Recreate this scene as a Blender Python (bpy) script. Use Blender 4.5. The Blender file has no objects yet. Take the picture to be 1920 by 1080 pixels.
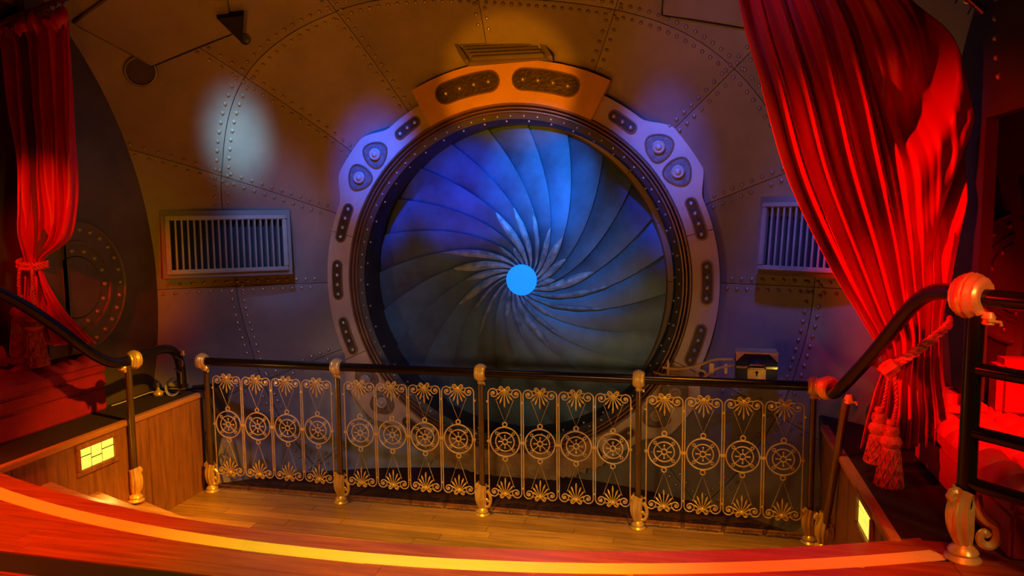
import bpy, bmesh, math, random
from mathutils import Matrix, Vector
random.seed(7)
PI = math.pi
SC = bpy.context.scene
COL = SC.collection

# ------------------------------------------------------------------ camera
CAMLOC = Vector((1.375, -5.76, 1.962))
YAW, PITCH, ROLL, FPX = .234, .101, -.010, 1407.0
cam = bpy.data.objects.new('camera', bpy.data.cameras.new('camera'))
COL.objects.link(cam)
cam.data.sensor_width = 36.0
cam.data.lens = 36.0 * FPX / 1920.0
cam.data.clip_start = .05
fwd = Vector((-math.sin(YAW)*math.cos(PITCH), math.cos(YAW)*math.cos(PITCH), -math.sin(PITCH)))
rgt = Vector((math.cos(YAW), math.sin(YAW), 0)); upv = rgt.cross(fwd)
RT = rgt*math.cos(ROLL) + upv*math.sin(ROLL)
UP = -rgt*math.sin(ROLL) + upv*math.cos(ROLL)
mw = Matrix((RT, UP, -fwd)).transposed().to_4x4(); mw.translation = CAMLOC
cam.matrix_world = mw
SC.camera = cam

# ------------------------------------------------------------------ world, exposure, theatre lights and unseen added fills
wd = bpy.data.worlds.new('world'); SC.world = wd; wd.use_nodes = True
wd.node_tree.nodes['Background'].inputs[0].default_value = (.010, .006, .004, 1)
wd.node_tree.nodes['Background'].inputs[1].default_value = .3
SC.view_settings.view_transform = 'Standard'
SC.view_settings.look = 'None'
SC.view_settings.gamma = 1.0
SC.view_settings.use_curve_mapping = False
SC.view_settings.exposure = 0.0

def lamp(name, loc, aim, col, watts, deg, blend=.6, rad=.08):
    L = bpy.data.lights.new(name, 'SPOT'); L.energy = watts; L.color = col
    L.spot_size = math.radians(deg); L.spot_blend = blend; L.shadow_soft_size = rad
    o = bpy.data.objects.new(name, L); COL.objects.link(o); o.location = loc
    o.rotation_euler = (Vector(aim)-Vector(loc)).to_track_quat('-Z', 'Y').to_euler()
    return o
AMBER = (1, .47, .10); ORANGE = (1, .40, .04); BLUE = (.015, .06, 1); CYAN = (.0, .28, 1); RED = (1, .01, .005)
lamp('amber_uplight_left', (-.8, -4.2, 1.05), (-.7, -.8, 3.3), (1, .30, .0), 75, 66, .9, .12)
lamp('amber_uplight_right', (1.0, -4.2, 1.05), (.8, -.8, 3.3), (1, .30, .0), 55, 66, .9, .12)
lamp('amber_keystone_spot', (.2, -3.6, 1.9), (.11, -.5, 2.86), (1, .29, .0), 260, 19, .5, .04)
lamp('blue_spot_left', (-.3, -2.6, 4.2), (-.93, -.5, 2.40), (.005, .09, 1), 1700, 15, 1, .05)
lamp('blue_spot_right', (.7, -2.5, 4.2), (1.18, -.55, 2.40), (.02, .10, 1), 800, 16, 1, .05)
lamp('blue_wash_right', (1.7, -2.2, 4.0), (2.1, -.8, 1.35), (.10, .14, 1), 420, 28, .9, .1)
lamp('violet_wash_right', (.8, -3.6, 3.9), (1.75, -.8, 2.7), (.42, .26, 1), 80, 36, .9, .1)
lamp('blue_wash_left', (-.8, -2.6, 4.0), (-1.62, -.7, 2.02), (.10, .28, 1), 330, 18, 1, .1)
lamp('violet_wash_left', (-.4, -3.6, 3.6), (-1.35, -.7, 1.1), (.42, .44, 1), 130, 36, 1, .1)
lamp('pale_beam_left', (-.4, -3.4, 4.2), (-1.78, -.93, 2.60), (.24, .62, 1), 1900, 8.8, 1, .10)
lamp('cyan_iris_spot', (.6, -4.3, 3.1), (.24, -.05, 2.14), (.0, .27, 1), 2100, 14, 1, .05)
lamp('blue_iris_spot', (1.2, -4.3, 3.0), (-.36, -.05, 2.06), (.0, .08, 1), 1900, 12.5, 1, .05)
lamp('cyan_iris_centre', (.6, -3.8, 3.2), (.40, -.05, 1.54), (.02, .30, 1), 360, 21, 1, .05)
lamp('amber_side_fill', (1.2, -4.6, 2.0), (-2.42, -1.55, 1.75), (1, .46, .0), 110, 20, .9, .12)  # unseen fill added to bring up the left side wall
lamp('amber_low_fill', (.6, -4.9, 1.5), (.2, -.6, .55), (1, .60, .24), 105, 46, .8, .15)  # unseen fill added for the lower dome, ring and iris
lamp('amber_platform_left', (-1.2, -2.5, 4.1), (-1.25, -1.75, 0), (1, .42, .01), 260, 30, .9, .06)
lamp('amber_platform_centre', (.1, -2.6, 4.3), (.05, -1.80, 0), (1, .42, .01), 700, 28, .9, .06)
lamp('amber_platform_right', (1.35, -2.5, 4.1), (1.4, -1.75, 0), (1, .40, .01), 500, 30, .9, .06)
lamp('amber_wall_fill', (1.3, -2.9, 3.3), (-2.0, -1.72, .38), (1, .40, .01), 860, 23, .9, .06)  # unseen fill added to brighten the left well panelling
lamp('amber_landing_spot', (.5, -4.4, 3.8), (.35, -3.3, .7), (1, .62, .0), 620, 42, 1, .1)
lamp('red_landing_left', (-1.5, -4.5, 3.6), (-1.5, -3.4, .7), (1, .12, .002), 1050, 46, .9, .1)
lamp('red_landing_right', (1.8, -4.5, 3.4), (1.55, -3.35, .7), (1, .09, .002), 660, 40, .9, .1)
lamp('amber_alcove_right', (3.1, -4.4, 2.2), (2.4, -2.87, 1.25), (1, .66, .18), 46, 40, .9, .08)
lamp('red_curtain_right', (-.4, -3.4, 2.5), (2.3, -2.05, 1.70), (1, .004, .003), 880, 38, .9, .03)
lamp('red_curtain_fill', (1.9, -5.2, 2.7), (2.46, -2.0, 1.52), (1, .004, .003), 330, 17, .9, .03)  # unseen fill added where the swag turns away from the side lamp
lamp('red_curtain_left', (-1.7, -4.2, 3.0), (-2.45, -2.0, 1.85), (1, .004, .003), 330, 22, .9, .03)
lamp('red_alcove_right', (2.75, -3.9, 2.9), (2.92, -1.9, .82), (1, .01, .004), 900, 25, .8, .06)
lamp('red_alcove_left', (-2.0, -4.4, 2.8), (-2.85, -2.6, .95), (1, .01, .004), 90, 28, .8, .1)

# ------------------------------------------------------------------ materials
def mat(name, col, rough=.5, metal=0.0, var=.25, scale=4.0, stretch=(1, 1, 1), bump=0.0, bscale=30.0, col2=None, emit=None, emit_s=0, spec=.5, sheen=0, rnd=0.0, coat=0.0, detail=6):
    m = bpy.data.materials.new(name); m.use_nodes = True
    nt = m.node_tree; N = nt.nodes; Lk = nt.links
    b = N['Principled BSDF']
    b.inputs['Roughness'].default_value = rough; b.inputs['Metallic'].default_value = metal
    b.inputs['Specular IOR Level'].default_value = spec
    if sheen: b.inputs['Sheen Weight'].default_value = sheen; b.inputs['Sheen Tint'].default_value = (1, .3, .3, 1)
    if coat: b.inputs['Coat Weight'].default_value = coat; b.inputs['Coat Roughness'].default_value = .12
    tc = N.new('ShaderNodeTexCoord'); mp = N.new('ShaderNodeMapping'); mp.inputs['Scale'].default_value = stretch
    Lk.new(tc.outputs['Object'], mp.inputs['Vector'])
    oi = N.new('ShaderNodeObjectInfo')
    if rnd:
        ad = N.new('ShaderNodeVectorMath'); ad.operation = 'ADD'
        sc = N.new('ShaderNodeVectorMath'); sc.operation = 'SCALE'; sc.inputs[0].default_value = (7, 11, 5)
        Lk.new(oi.outputs['Random'], sc.inputs['Scale']); Lk.new(mp.outputs[0], ad.inputs[0]); Lk.new(sc.outputs[0], ad.inputs[1])
        vec = ad.outputs[0]
    else: vec = mp.outputs[0]
    n = N.new('ShaderNodeTexNoise'); n.inputs['Scale'].default_value = scale; n.inputs['Detail'].default_value = detail; n.inputs['Roughness'].default_value = .62
    Lk.new(vec, n.inputs['Vector'])
    r = N.new('ShaderNodeValToRGB')
    c2 = col2 or tuple(c*(1-var) for c in col)
    r.color_ramp.elements[0].position = .32; r.color_ramp.elements[0].color = (*c2, 1)
    r.color_ramp.elements[1].position = .68; r.color_ramp.elements[1].color = (*col, 1)
    Lk.new(n.outputs['Fac'], r.inputs['Fac'])
    out = r.outputs['Color']
    if rnd:
        hs = N.new('ShaderNodeHueSaturation'); mr = N.new('ShaderNodeMapRange')
        mr.inputs['To Min'].default_value = 1-rnd; mr.inputs['To Max'].default_value = 1+rnd
        Lk.new(oi.outputs['Random'], mr.inputs['Value']); Lk.new(mr.outputs[0], hs.inputs['Value']); Lk.new(out, hs.inputs['Color'])
        out = hs.outputs['Color']
    Lk.new(out, b.inputs['Base Color'])
    if bump:
        n2 = N.new('ShaderNodeTexNoise'); n2.inputs['Scale'].default_value = bscale; n2.inputs['Detail'].default_value = 4
        Lk.new(vec, n2.inputs['Vector'])
        bp = N.new('ShaderNodeBump'); bp.inputs['Strength'].default_value = bump; bp.inputs['Distance'].default_value = .01
        Lk.new(n2.outputs['Fac'], bp.inputs['Height']); Lk.new(bp.outputs[0], b.inputs['Normal'])
    if emit:
        b.inputs['Emission Color'].default_value = (*emit, 1); b.inputs['Emission Strength'].default_value = emit_s
    return m
M = {}
M['dome'] = mat('dome_bronze', (.30, .25, .20), .42, .30, .35, 1.6, bump=.25, bscale=9, rnd=.12)
M['shell'] = mat('seam_dark', (.09, .07, .05), .7, 0)
M['rivet'] = mat('rivet_bronze', (.42, .34, .24), .32, .55, .2, 20)
M['sidewall'] = mat('side_wall_bronze', (.20, .145, .04), .55, .3, .4, 2.2, bump=.2, bscale=8)
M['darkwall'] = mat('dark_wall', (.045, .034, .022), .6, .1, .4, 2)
M['plate'] = mat('ring_plate_gold', (.60, .46, .32), .5, .2, .2, 5, bump=.15, bscale=60)
M['keyst'] = mat('keystone_orange', (.82, .44, .12), .5, .2, .2, 6, bump=.15, bscale=60)  # more orange base than the rim plates
M['bossm'] = mat('boss_bronze', (.26, .21, .16), .5, .3, .45, 26, bump=.5, bscale=50)
M['worn'] = mat('ring_plate_worn', (.62, .40, .20), .6, .1, .5, 7, bump=.5, bscale=16, col2=(.28, .15, .07))
M['inlay'] = mat('cartouche_dark', (.10, .065, .035), .45, .4, .5, 18, bump=.4, bscale=45)
M['molding'] = mat('molding_bronze', (.30, .17, .09), .38, .5, .3, 6)
M['tube'] = mat('throat_dark', (.045, .045, .055), .45, .3, .4, 4)
M['tin'] = mat('stud_pewter', (.75, .68, .58), .3, .7, .2, 20)
M['blade'] = mat('iris_blade', (.05, .15, .29), .42, .1, .5, 2.4, bump=.3, bscale=5, col2=(.02, .035, .07), rnd=.1)
M['tip'] = mat('iris_blade_tip', (.34, .46, .60), .45, .1, .5, 14, bump=.5, bscale=30, col2=(.10, .14, .20))
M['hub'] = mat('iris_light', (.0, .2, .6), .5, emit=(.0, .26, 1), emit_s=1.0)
M['vent'] = mat('vent_bronze', (.42, .36, .28), .4, .4, .25, 6)
M['vblack'] = mat('vent_black', (.008, .008, .012), .7)
M['gap_shade'] = mat('hatch_gap_shade', (.012, .008, .006), .8)  # near black, paints the shade of the hatch gaps
M['brass'] = mat('brass', (1.0, .74, .30), .32, .40, .25, 14, col2=(.75, .48, .14))
M['iron'] = mat('ornament_gilt_iron', (.90, .66, .42), .38, .35, .3, 20)
M['leaf'] = mat('ornament_gold', (1.0, .70, .22), .34, .35, .25, 20)
M['rail'] = mat('rail_black_bronze', (.035, .022, .014), .25, .6, .4, 6)
M['post'] = mat('post_bronze', (.26, .17, .07), .24, .7, .35, 6)
M['wood'] = mat('platform_oak', (.52, .30, .11), .34, 0, .45, 3.0, (1.2, 14, 14), .12, 12, rnd=.24, spec=.5)
M['nose'] = mat('landing_mahogany', (.42, .10, .03), .32, 0, .5, 2.6, (1.0, 16, 16), .10, 10, col2=(.20, .035, .012), rnd=.10)
M['strip'] = mat('maple_inlay', (.95, .72, .30), .4, 0, .12, 3, (2, 20, 20), rnd=.03)
M['panel'] = mat('wall_walnut', (.42, .17, .055), .38, 0, .5, 2.6, (14, 14, 1.2), .1, 12, col2=(.20, .075, .025), rnd=.08)
M['trimw'] = mat('trim_cherry', (.58, .26, .09), .35, 0, .3, 3, (10, 1.5, 10))
M['carpet'] = mat('dark_carpet', (.10, .035, .022), .95, 0, .6, 60, bump=.6, bscale=160)
M['dcarpet'] = mat('ledge_dark', (.035, .02, .016), .8, 0, .5, 30, bump=.3, bscale=120)
M['pcarpet'] = mat('patterned_carpet', (.45, .22, .10), .95, 0, .5, 26, bump=.4, bscale=120, col2=(.06, .02, .02), detail=1)
M['velvet'] = mat('curtain_red_satin', (.62, .012, .014), .38, 0, .15, 3, bump=.08, bscale=80, sheen=.25, spec=.35)
M['uphol'] = mat('upholstery_red', (.55, .015, .015), .6, 0, .3, 12, bump=.3, bscale=60, sheen=.2)
M['rope'] = mat('tassel_rope', (.75, .12, .08), .6, 0, .4, 40, bump=.5, bscale=120, col2=(.35, .02, .02))
M['amber'] = mat('amber_glass', (.9, .7, .1), .3, emit=(1, .80, .10), emit_s=1.1)
M['white'] = mat('white_plastic', (.85, .80, .62), .4)
M['steel'] = mat('chrome', (.8, .75, .7), .15, .95)
M['navy'] = mat('chest_navy', (.012, .014, .05), .3, .2)
M['rodred'] = mat('rod_red_brass', (.5, .12, .08), .25, .8)

# ------------------------------------------------------------------ mesh builder
class MB:
    def __init__(s): s.v = []; s.f = []
    def add(s, vs, fs, mx=None):
        b = len(s.v)
        s.v += [tuple(mx @ Vector(p)) for p in vs] if mx is not None else [tuple(p) for p in vs]
        s.f += [tuple(i+b for i in f) for f in fs]; return s
    def box(s, lo, hi, mx=None):
        x0, y0, z0 = lo; x1, y1, z1 = hi
        return s.add([(x0,y0,z0),(x1,y0,z0),(x1,y1,z0),(x0,y1,z0),(x0,y0,z1),(x1,y0,z1),(x1,y1,z1),(x0,y1,z1)],
                     [(0,3,2,1),(4,5,6,7),(0,1,5,4),(1,2,6,5),(2,3,7,6),(3,0,4,7)], mx)
    def cbox(s, lo, hi, b, mx=None):           # box with bevelled edges
        bm = bmesh.new(); bmesh.ops.create_cube(bm, size=1)
        for v in bm.verts: v.co = [lo[i]+(v.co[i]+.5)*(hi[i]-lo[i]) for i in range(3)]
        bmesh.ops.bevel(bm, geom=bm.edges[:], offset=b, segments=2, affect='EDGES')
        bm.verts.index_update()
        s.add([v.co.copy() for v in bm.verts], [[v.index for v in f.verts] for f in bm.faces], mx); bm.free(); return s
    def tube(s, pts, r, seg=8, closed=False, caps=True, mx=None, flat=None):
        pts = [Vector(p) for p in pts]; n = len(pts); rr = r if callable(r) else (lambda t: r)
        vs = []; prev = None
        for i, p in enumerate(pts):
            if closed: t = pts[(i+1) % n]-pts[i-1]
            else: t = pts[min(i+1, n-1)]-pts[max(i-1, 0)]
            if t.length < 1e-9: t = Vector((0, 0, 1))
            t.normalize()
            if prev is None:
                a = Vector((0, 1, 0)) if abs(t.y) < .9 else Vector((1, 0, 0))
                nn = (a-t*a.dot(t)).normalized()
            else:
                nn = prev-t*prev.dot(t)
                nn = nn.normalized() if nn.length > 1e-6 else prev
            prev = nn; bb = t.cross(nn); q = rr(i/max(1, n-1))
            for k in range(seg):
                a = 2*PI*k/seg
                vs.append(p+nn*(math.cos(a)*q*(flat or 1))+bb*(math.sin(a)*q))
        fs = []
        for i in range(n if closed else n-1):
            j = (i+1) % n
            for k in range(seg):
                l = (k+1) % seg
                fs.append((i*seg+k, i*seg+l, j*seg+l, j*seg+k))
        if caps and not closed:
            fs.append(tuple(range(seg-1, -1, -1))); fs.append(tuple((n-1)*seg+k for k in range(seg)))
        return s.add(vs, fs, mx)
    def lathe(s, prof, seg=20, mx=None, ridge=0, nr=0):        # profile (r, z) about z
        vs = []; fs = []; n = len(prof)
        for (r, z) in prof:
            for k in range(seg):
                a = 2*PI*k/seg; q = r*(1+ridge*math.cos(nr*a)) if ridge else r
                vs.append((q*math.cos(a), q*math.sin(a), z))
        for i in range(n-1):
            for k in range(seg):
                l = (k+1) % seg
                fs.append((i*seg+k, i*seg+l, (i+1)*seg+l, (i+1)*seg+k))
        fs.append(tuple(range(seg-1, -1, -1))); fs.append(tuple((n-1)*seg+k for k in range(seg)))
        return s.add(vs, fs, mx)
    def grid(s, fn, nu, nv, mx=None):
        vs = [fn(i/nu, j/nv) for j in range(nv+1) for i in range(nu+1)]
        fs = [(j*(nu+1)+i, j*(nu+1)+i+1, (j+1)*(nu+1)+i+1, (j+1)*(nu+1)+i) for j in range(nv) for i in range(nu)]
        return s.add(vs, fs, mx)
    def prism(s, poly, y0, y1, mx=None):        # (x, z) outline, extruded along y; y0 is the front
        n = len(poly)
        vs = [(x, y0, z) for x, z in poly]+[(x, y1, z) for x, z in poly]
        fs = [tuple(range(n)), tuple(range(2*n-1, n-1, -1))]+[(i, i+n, (i+1) % n+n, (i+1) % n) for i in range(n)]
        return s.add(vs, fs, mx)
    def slab(s, poly, z0, z1, mx=None):         # (x, y) outline, extruded along z
        n = len(poly)
        vs = [(x, y, z0) for x, y in poly]+[(x, y, z1) for x, y in poly]
        fs = [tuple(range(n-1, -1, -1)), tuple(range(n, 2*n))]+[(i, (i+1) % n, (i+1) % n+n, i+n) for i in range(n)]
        return s.add(vs, fs, mx)
    def mesh(s, name, m, smooth=True):
        me = bpy.data.meshes.new(name); me.from_pydata(s.v, [], s.f)
        bm = bmesh.new(); bm.from_mesh(me); bmesh.ops.recalc_face_normals(bm, faces=bm.faces[:]); bm.to_mesh(me); bm.free()
        if m: me.materials.append(M[m])
        if smooth:
            me.shade_smooth(); me.set_sharp_from_angle(angle=math.radians(38))
        return me
    def obj(s, name, m, parent=None, smooth=True): return ob(name, s.mesh(name, m, smooth), parent)
def ob(name, me, parent=None, mx=None):
    o = bpy.data.objects.new(name, me); COL.objects.link(o)
    if parent is not None: o.parent = parent
    if mx is not None: o.matrix_local = mx
    return o
def tag(o, label=None, cat=None, group=None, kind=None):
    if label: o['label'] = label
    if cat: o['category'] = cat
    if group: o['group'] = group
    if kind: o['kind'] = kind
    return o
def thing(name, label, cat, loc=(0, 0, 0), group=None):
    o = bpy.data.objects.new(name, None); COL.objects.link(o); o.location = loc; o.empty_display_size = .1
    return tag(o, label, cat, group)
def T(x, y, z): return Matrix.Translation((x, y, z))
def frame(p, n, upd=(0, 0, 1)):                # local y = n (into the wall), z ~ up
    n = Vector(n).normalized(); u = Vector(upd); x = n.cross(u).normalized(); z = x.cross(n)
    m = Matrix((x, n, z)).transposed().to_4x4(); m.translation = p; return m
def spline(ctrl, n):
    P = [Vector(c) for c in ctrl]; P = [P[0]*2-P[1]]+P+[P[-1]*2-P[-2]]; out = []
    segs = len(P)-3
    for i in range(n+1):
        t = i/n*segs; k = min(int(t), segs-1); u = t-k
        a, b, c, d = P[k:k+4]
        out.append(.5*((2*b)+(c-a)*u+(2*a-5*b+4*c-d)*u*u+(3*b-a-3*c+d)*u**3))
    return out
def lerp(a, b, t): return a+(b-a)*t
def sm(t): t = max(0, min(1, t)); return t*t*(3-2*t)
def table(tb, x):
    n = len(tb)
    for i in range(n-1):
        if x <= tb[i+1][0] or i == n-2:
            t = max(0, min(1, (x-tb[i][0])/(tb[i+1][0]-tb[i][0])))
            a, b, c, d = tb[max(i-1, 0)][1], tb[i][1], tb[i+1][1], tb[min(i+2, n-1)][1]
            return .5*(2*b+(c-a)*t+(2*a-5*b+4*c-d)*t*t+(3*b-a-3*c+d)*t**3)
def hemi(r, h, seg=8, rings=3):
    return MB().lathe([(r*math.cos(PI/2*i/rings)+1e-5, h*math.sin(PI/2*i/rings)) for i in range(rings+1)], seg)
RZ2Y = Matrix.Rotation(PI/2, 4, 'X')            # local z -> -y (towards the room)

# ================================================================== SETTING
DC = Vector((0, -3.5, 1.42)); DR = 3.45
def dome(r, a, off=0.0):
    d = Vector((r*math.cos(a), math.sqrt(max(0, DR*DR-r*r)), r*math.sin(a)))
    return DC+d*((DR-off)/DR)
RINGR = [(-180, 2.0), (-165, 1.97), (-90, 2.0), (-11, 2.10), (20, 2.16), (45, 2.14), (76, 1.99), (95, 2.02), (120, 2.20), (138, 2.28), (155, 2.18), (180, 2.0)]
SEAMS = [1.5, 21.5, 41, 64.5, 91.5, 118, 138.5, 157.5, 180]
SEAMS += [-158, -135, -112, -90, -68, -45, -22]
wall = tag(bpy.data.objects.new('wall_back', None), 'riveted bronze dome wall around the great porthole', kind='structure'); COL.objects.link(wall)
b = MB()
b.grid(lambda u, v: dome(1.20+(3.44-1.20)*v, 2*PI*u, -.02), 96, 30)
b.obj('dome_shell', 'shell', wall)
sa = sorted(s % 360 for s in SEAMS)
def keep(p): return -2.62 < p.x < 2.98 and p.z > -.12
def plate_mesh(a0, a1, inner):
    g = .0022; b = MB(); na = max(4, int((a1-a0)/2)); nr = 8 if inner else 12
    def pt(u, v, off):
        a = a0+(a1-a0)*u; aw = ((a+180) % 360)-180; rr = table(RINGR, aw)
        r0, r1 = (1.22, rr-g) if inner else (rr+g, 3.35)
        r = lerp(r0, r1, v); da = math.degrees(g/r)
        a = lerp(a0+da, a1-da, u)
        return dome(r, math.radians(a), off)
    vs = {}; 
    for j in range(nr+1):
        for i in range(na+1):
            vs[i, j] = pt(i/na, j/nr, 0)
    idx = {}; V = []; F = []
    for j in range(nr):
        for i in range(na):
            q = [(i, j), (i+1, j), (i+1, j+1), (i, j+1)]
            if not all(keep(vs[k]) for k in q): continue
            for off in (0, 1):
                for k in q:
                    if (k, off) not in idx:
                        idx[k, off] = len(V); V.append(vs[k] if not off else dome_out(vs[k]))
            F.append([idx[k, 0] for k in q]); F.append([idx[k, 1] for k in reversed(q)])
            for (k, l, nb) in ((q[0], q[1], (i, j-1)), (q[1], q[2], (i+1, j)), (q[2], q[3], (i, j+1)), (q[3], q[0], (i-1, j))):
                if not (0 <= nb[0] < na and 0 <= nb[1] < nr): F.append([idx[k, 0], idx[k, 1], idx[l, 1], idx[l, 0]])
    b.add(V, F); return b
def dome_out(p): d = p-DC; return DC+d*((DR+.016)/DR)
for a0, a1 in zip(sa, sa[1:]+[sa[0]+360]):
    for inner in (True, False):
        pb = plate_mesh(a0, a1, inner)
        if pb.f: pb.obj('wall_plate', 'dome', wall)
# rivets along the seams
riv = []
RC = Vector((.114, -.48, 1.456))
def want(p):
    d = p-CAMLOC; z = d.dot(fwd)
    if z < .1: return None
    x = 960+FPX*d.dot(RT)/z; y = 540-FPX*d.dot(UP)/z
    if not (-15 < x < 1935 and -15 < y < 1095): return None
    if p.z < .02 or p.x < -2.42 or p.x > 2.5: return None
    if math.hypot(p.x-RC.x, p.z-RC.z) < 1.5: return None
    if -2.42 < p.x < -1.58 and 1.46 < p.z < 2.03: return None
    if p.x > 1.76 and 1.52 < p.z < 2.1: return None
    if -.36 < p.x < .4 and 3.0 < p.z < 3.2: return None
    return z
for s in SEAMS:
    a = math.radians(s)
    for row in (-1, 1):
        r = 1.5+(.03 if row > 0 else 0)
        while r < 3.1:
            p = dome(r, a+row*.034/r)
            w = want(p)
            if w: riv.append((w, p))
            r += .062
for row in (-1, 1):
    a = -180+(1.2 if row > 0 else 0)
    while a < 180:
        p = dome(table(RINGR, a)+row*.034, math.radians(a)); w = want(p)
        if w: riv.append((w, p))
        a += 1.72
riv.sort(key=lambda t: t[0])
rme = hemi(.0145, .013).mesh('rivet', 'rivet')
for w, p in riv[:300]:
    ob('rivet', rme, wall, (DC-p).to_track_quat('Z', 'Y').to_matrix().to_4x4().copy() if False else T(*p) @ (DC-p).to_track_quat('Z', 'Y').to_matrix().to_4x4())
if riv[300:]:
    b = MB()
    for w, p in riv[300:]:
        h = hemi(.0145, .013, 6, 2); b.add(h.v, h.f, T(*p) @ (DC-p).to_track_quat('Z', 'Y').to_matrix().to_4x4())
    tag(b.obj('small_rivets', 'rivet', wall), kind='stuff')

# barrel ceiling and back of the room behind the camera
b = MB(); b.grid(lambda u, v: Vector((DC.x+3.42*math.cos(PI*u*1.14-.07*PI), lerp(-3.55, -7.6, v), DC.z+3.42*math.sin(PI*u*1.14-.07*PI))), 40, 6)
tag(b.obj('ceiling', 'darkwall'), 'dark barrel vault ceiling over the landing', kind='structure')
b = MB().box((-3.6, -7.7, -.2), (3.6, -7.6, 5.0)); tag(b.obj('wall_front', 'darkwall', smooth=False), 'dark wall behind the camera', kind='structure')
# side walls next to the dome
def yz_wall(name, label, x0, x1, cut, m='sidewall'):
    b = MB(); y_end = -2.02
    for prof in ([(-.72, .6), (-1.66, .6), (-1.66, 3.1), (-1.2, 2.6), (-.9, 1.9), (-.72, 1.0)], [(-1.66, 1.09), (y_end, 1.09), (y_end, 3.35), (-1.66, 3.1)]):
        n = len(prof)
        vs = [(x0, y, z) for y, z in prof]+[(x1, y, z) for y, z in prof]
        fs = [tuple(range(n)), tuple(range(2*n-1, n-1, -1))]+[(i, (i+1) % n, (i+1) % n+n, i+n) for i in range(n)]
        b.add(vs, fs)
    o = b.obj(name, m, smooth=False); tag(o, label, kind='structure'); return o
wl = yz_wall('wall_left', 'flat bronze side wall left of the dome', -2.42, -2.47, 0)
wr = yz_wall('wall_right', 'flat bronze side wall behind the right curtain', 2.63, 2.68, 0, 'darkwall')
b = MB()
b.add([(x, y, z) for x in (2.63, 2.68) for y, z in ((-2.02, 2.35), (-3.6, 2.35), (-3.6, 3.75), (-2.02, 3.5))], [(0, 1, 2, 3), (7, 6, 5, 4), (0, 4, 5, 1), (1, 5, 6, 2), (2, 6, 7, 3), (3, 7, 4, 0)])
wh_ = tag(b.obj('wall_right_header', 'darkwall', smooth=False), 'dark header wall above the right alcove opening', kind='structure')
for i in range(7): ob('rivet', rme, wh_, T(2.63, -2.10+.03*i-.02*i*i*.3, 3.02-.085*i) @ Matrix.Rotation(-PI/2, 4, 'Y'))
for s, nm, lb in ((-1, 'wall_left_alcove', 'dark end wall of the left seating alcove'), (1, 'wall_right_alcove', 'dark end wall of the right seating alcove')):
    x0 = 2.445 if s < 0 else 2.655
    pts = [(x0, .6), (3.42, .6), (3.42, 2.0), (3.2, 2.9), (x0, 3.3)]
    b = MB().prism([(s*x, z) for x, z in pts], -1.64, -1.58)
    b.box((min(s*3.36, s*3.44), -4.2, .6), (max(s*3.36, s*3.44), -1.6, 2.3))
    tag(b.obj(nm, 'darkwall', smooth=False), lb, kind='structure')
# floor of the lower platform: oak planks
fl = tag(bpy.data.objects.new('floor', None), 'oak plank floor of the lower viewing platform', kind='structure'); COL.objects.link(fl)
MB().box((-2.0, -2.2, -.1), (2.14, -1.12, -.012)).obj('subfloor', 'shell', fl, False)
y = -1.122; row = 0
while y > -2.1:
    x = -2.0; first = True
    while x < 2.13:
        L = random.uniform(.75, 1.5)
        if first: L *= random.uniform(.3, 1); first = False
        x1 = min(2.14, x+L)
        if 2.14-x1 < .2: x1 = 2.14
        MB().cbox((x+.001, y-.085, -.012), (x1-.001, y-.0012, 0), .0015).obj('plank', 'wood', fl, False)
        x = x1
    y -= .086; row += 1
# dark carpeted strip between the balustrade and the dome
b = MB(); b.slab([(-2.25, -1.12), (2.4, -1.12), (2.4, -.2), (-2.25, -.2)], -.1, -.004)
tag(b.obj('floor_ledge', 'carpet', smooth=False), 'dark brown carpeted strip between balustrade and dome', kind='structure')
b = MB().box((-2.0, -1.135, -.002), (2.14, -1.105, .012)); tag(b.obj('trim_1', 'panel', smooth=False), 'dark wooden edging strip behind the balustrade posts', kind='structure')
# steps and landing with concave curved nosing
AC = (-.01, 2.433); AR = 5.609
def arc(x, d=0.0): return AC[1]-math.sqrt((AR+d)**2-(x-AC[0])**2)
XL, XR = -2.0, 2.14
def band(d0, d1, z0, z1, x0=XL, x1=XR, n=40):
    xs = [lerp(x0, x1, i/n) for i in range(n+1)]
    b = MB(); V = []; F = []
    for x in xs: V += [(x, arc(x, d0), z0), (x, arc(x, d1), z0), (x, arc(x, d1), z1), (x, arc(x, d0), z1)]
    for i in range(n):
        for k in range(4):
            l = (k+1) % 4; F.append((i*4+k, i*4+l, i*4+4+l, i*4+4+k))
    F += [(0, 3, 2, 1), (n*4, n*4+1, n*4+2, n*4+3)]
    return b.add(V, F)
st = tag(bpy.data.objects.new('floor_steps', None), 'curved wooden steps down to the platform', kind='structure'); COL.objects.link(st)
for i, z in enumerate((.525, .35, .175)):
    d = -.30*(i+1)
    t = band(d, d+.32, z-.03, z).obj('tread', 'wood', st)
    band(d+.02, d+.30, -.05, z-.03).obj('riser', 'panel', st)
ld = tag(bpy.data.objects.new('floor_landing', None), 'mahogany landing with curved nosing and pale inlay strip', kind='structure'); COL.objects.link(ld)
XA, XB = -2.0, 2.14
band(0, .10, .655, .70, -2.05, 2.25).obj('nosing_board', 'nose', ld)
band(.02, .10, .3, .655, XL, XR).obj('riser', 'panel', ld)
band(.1005, .180, .655, .7012, -2.35, 2.30).obj('inlay_strip', 'strip', ld)
y0 = -2.55
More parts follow.
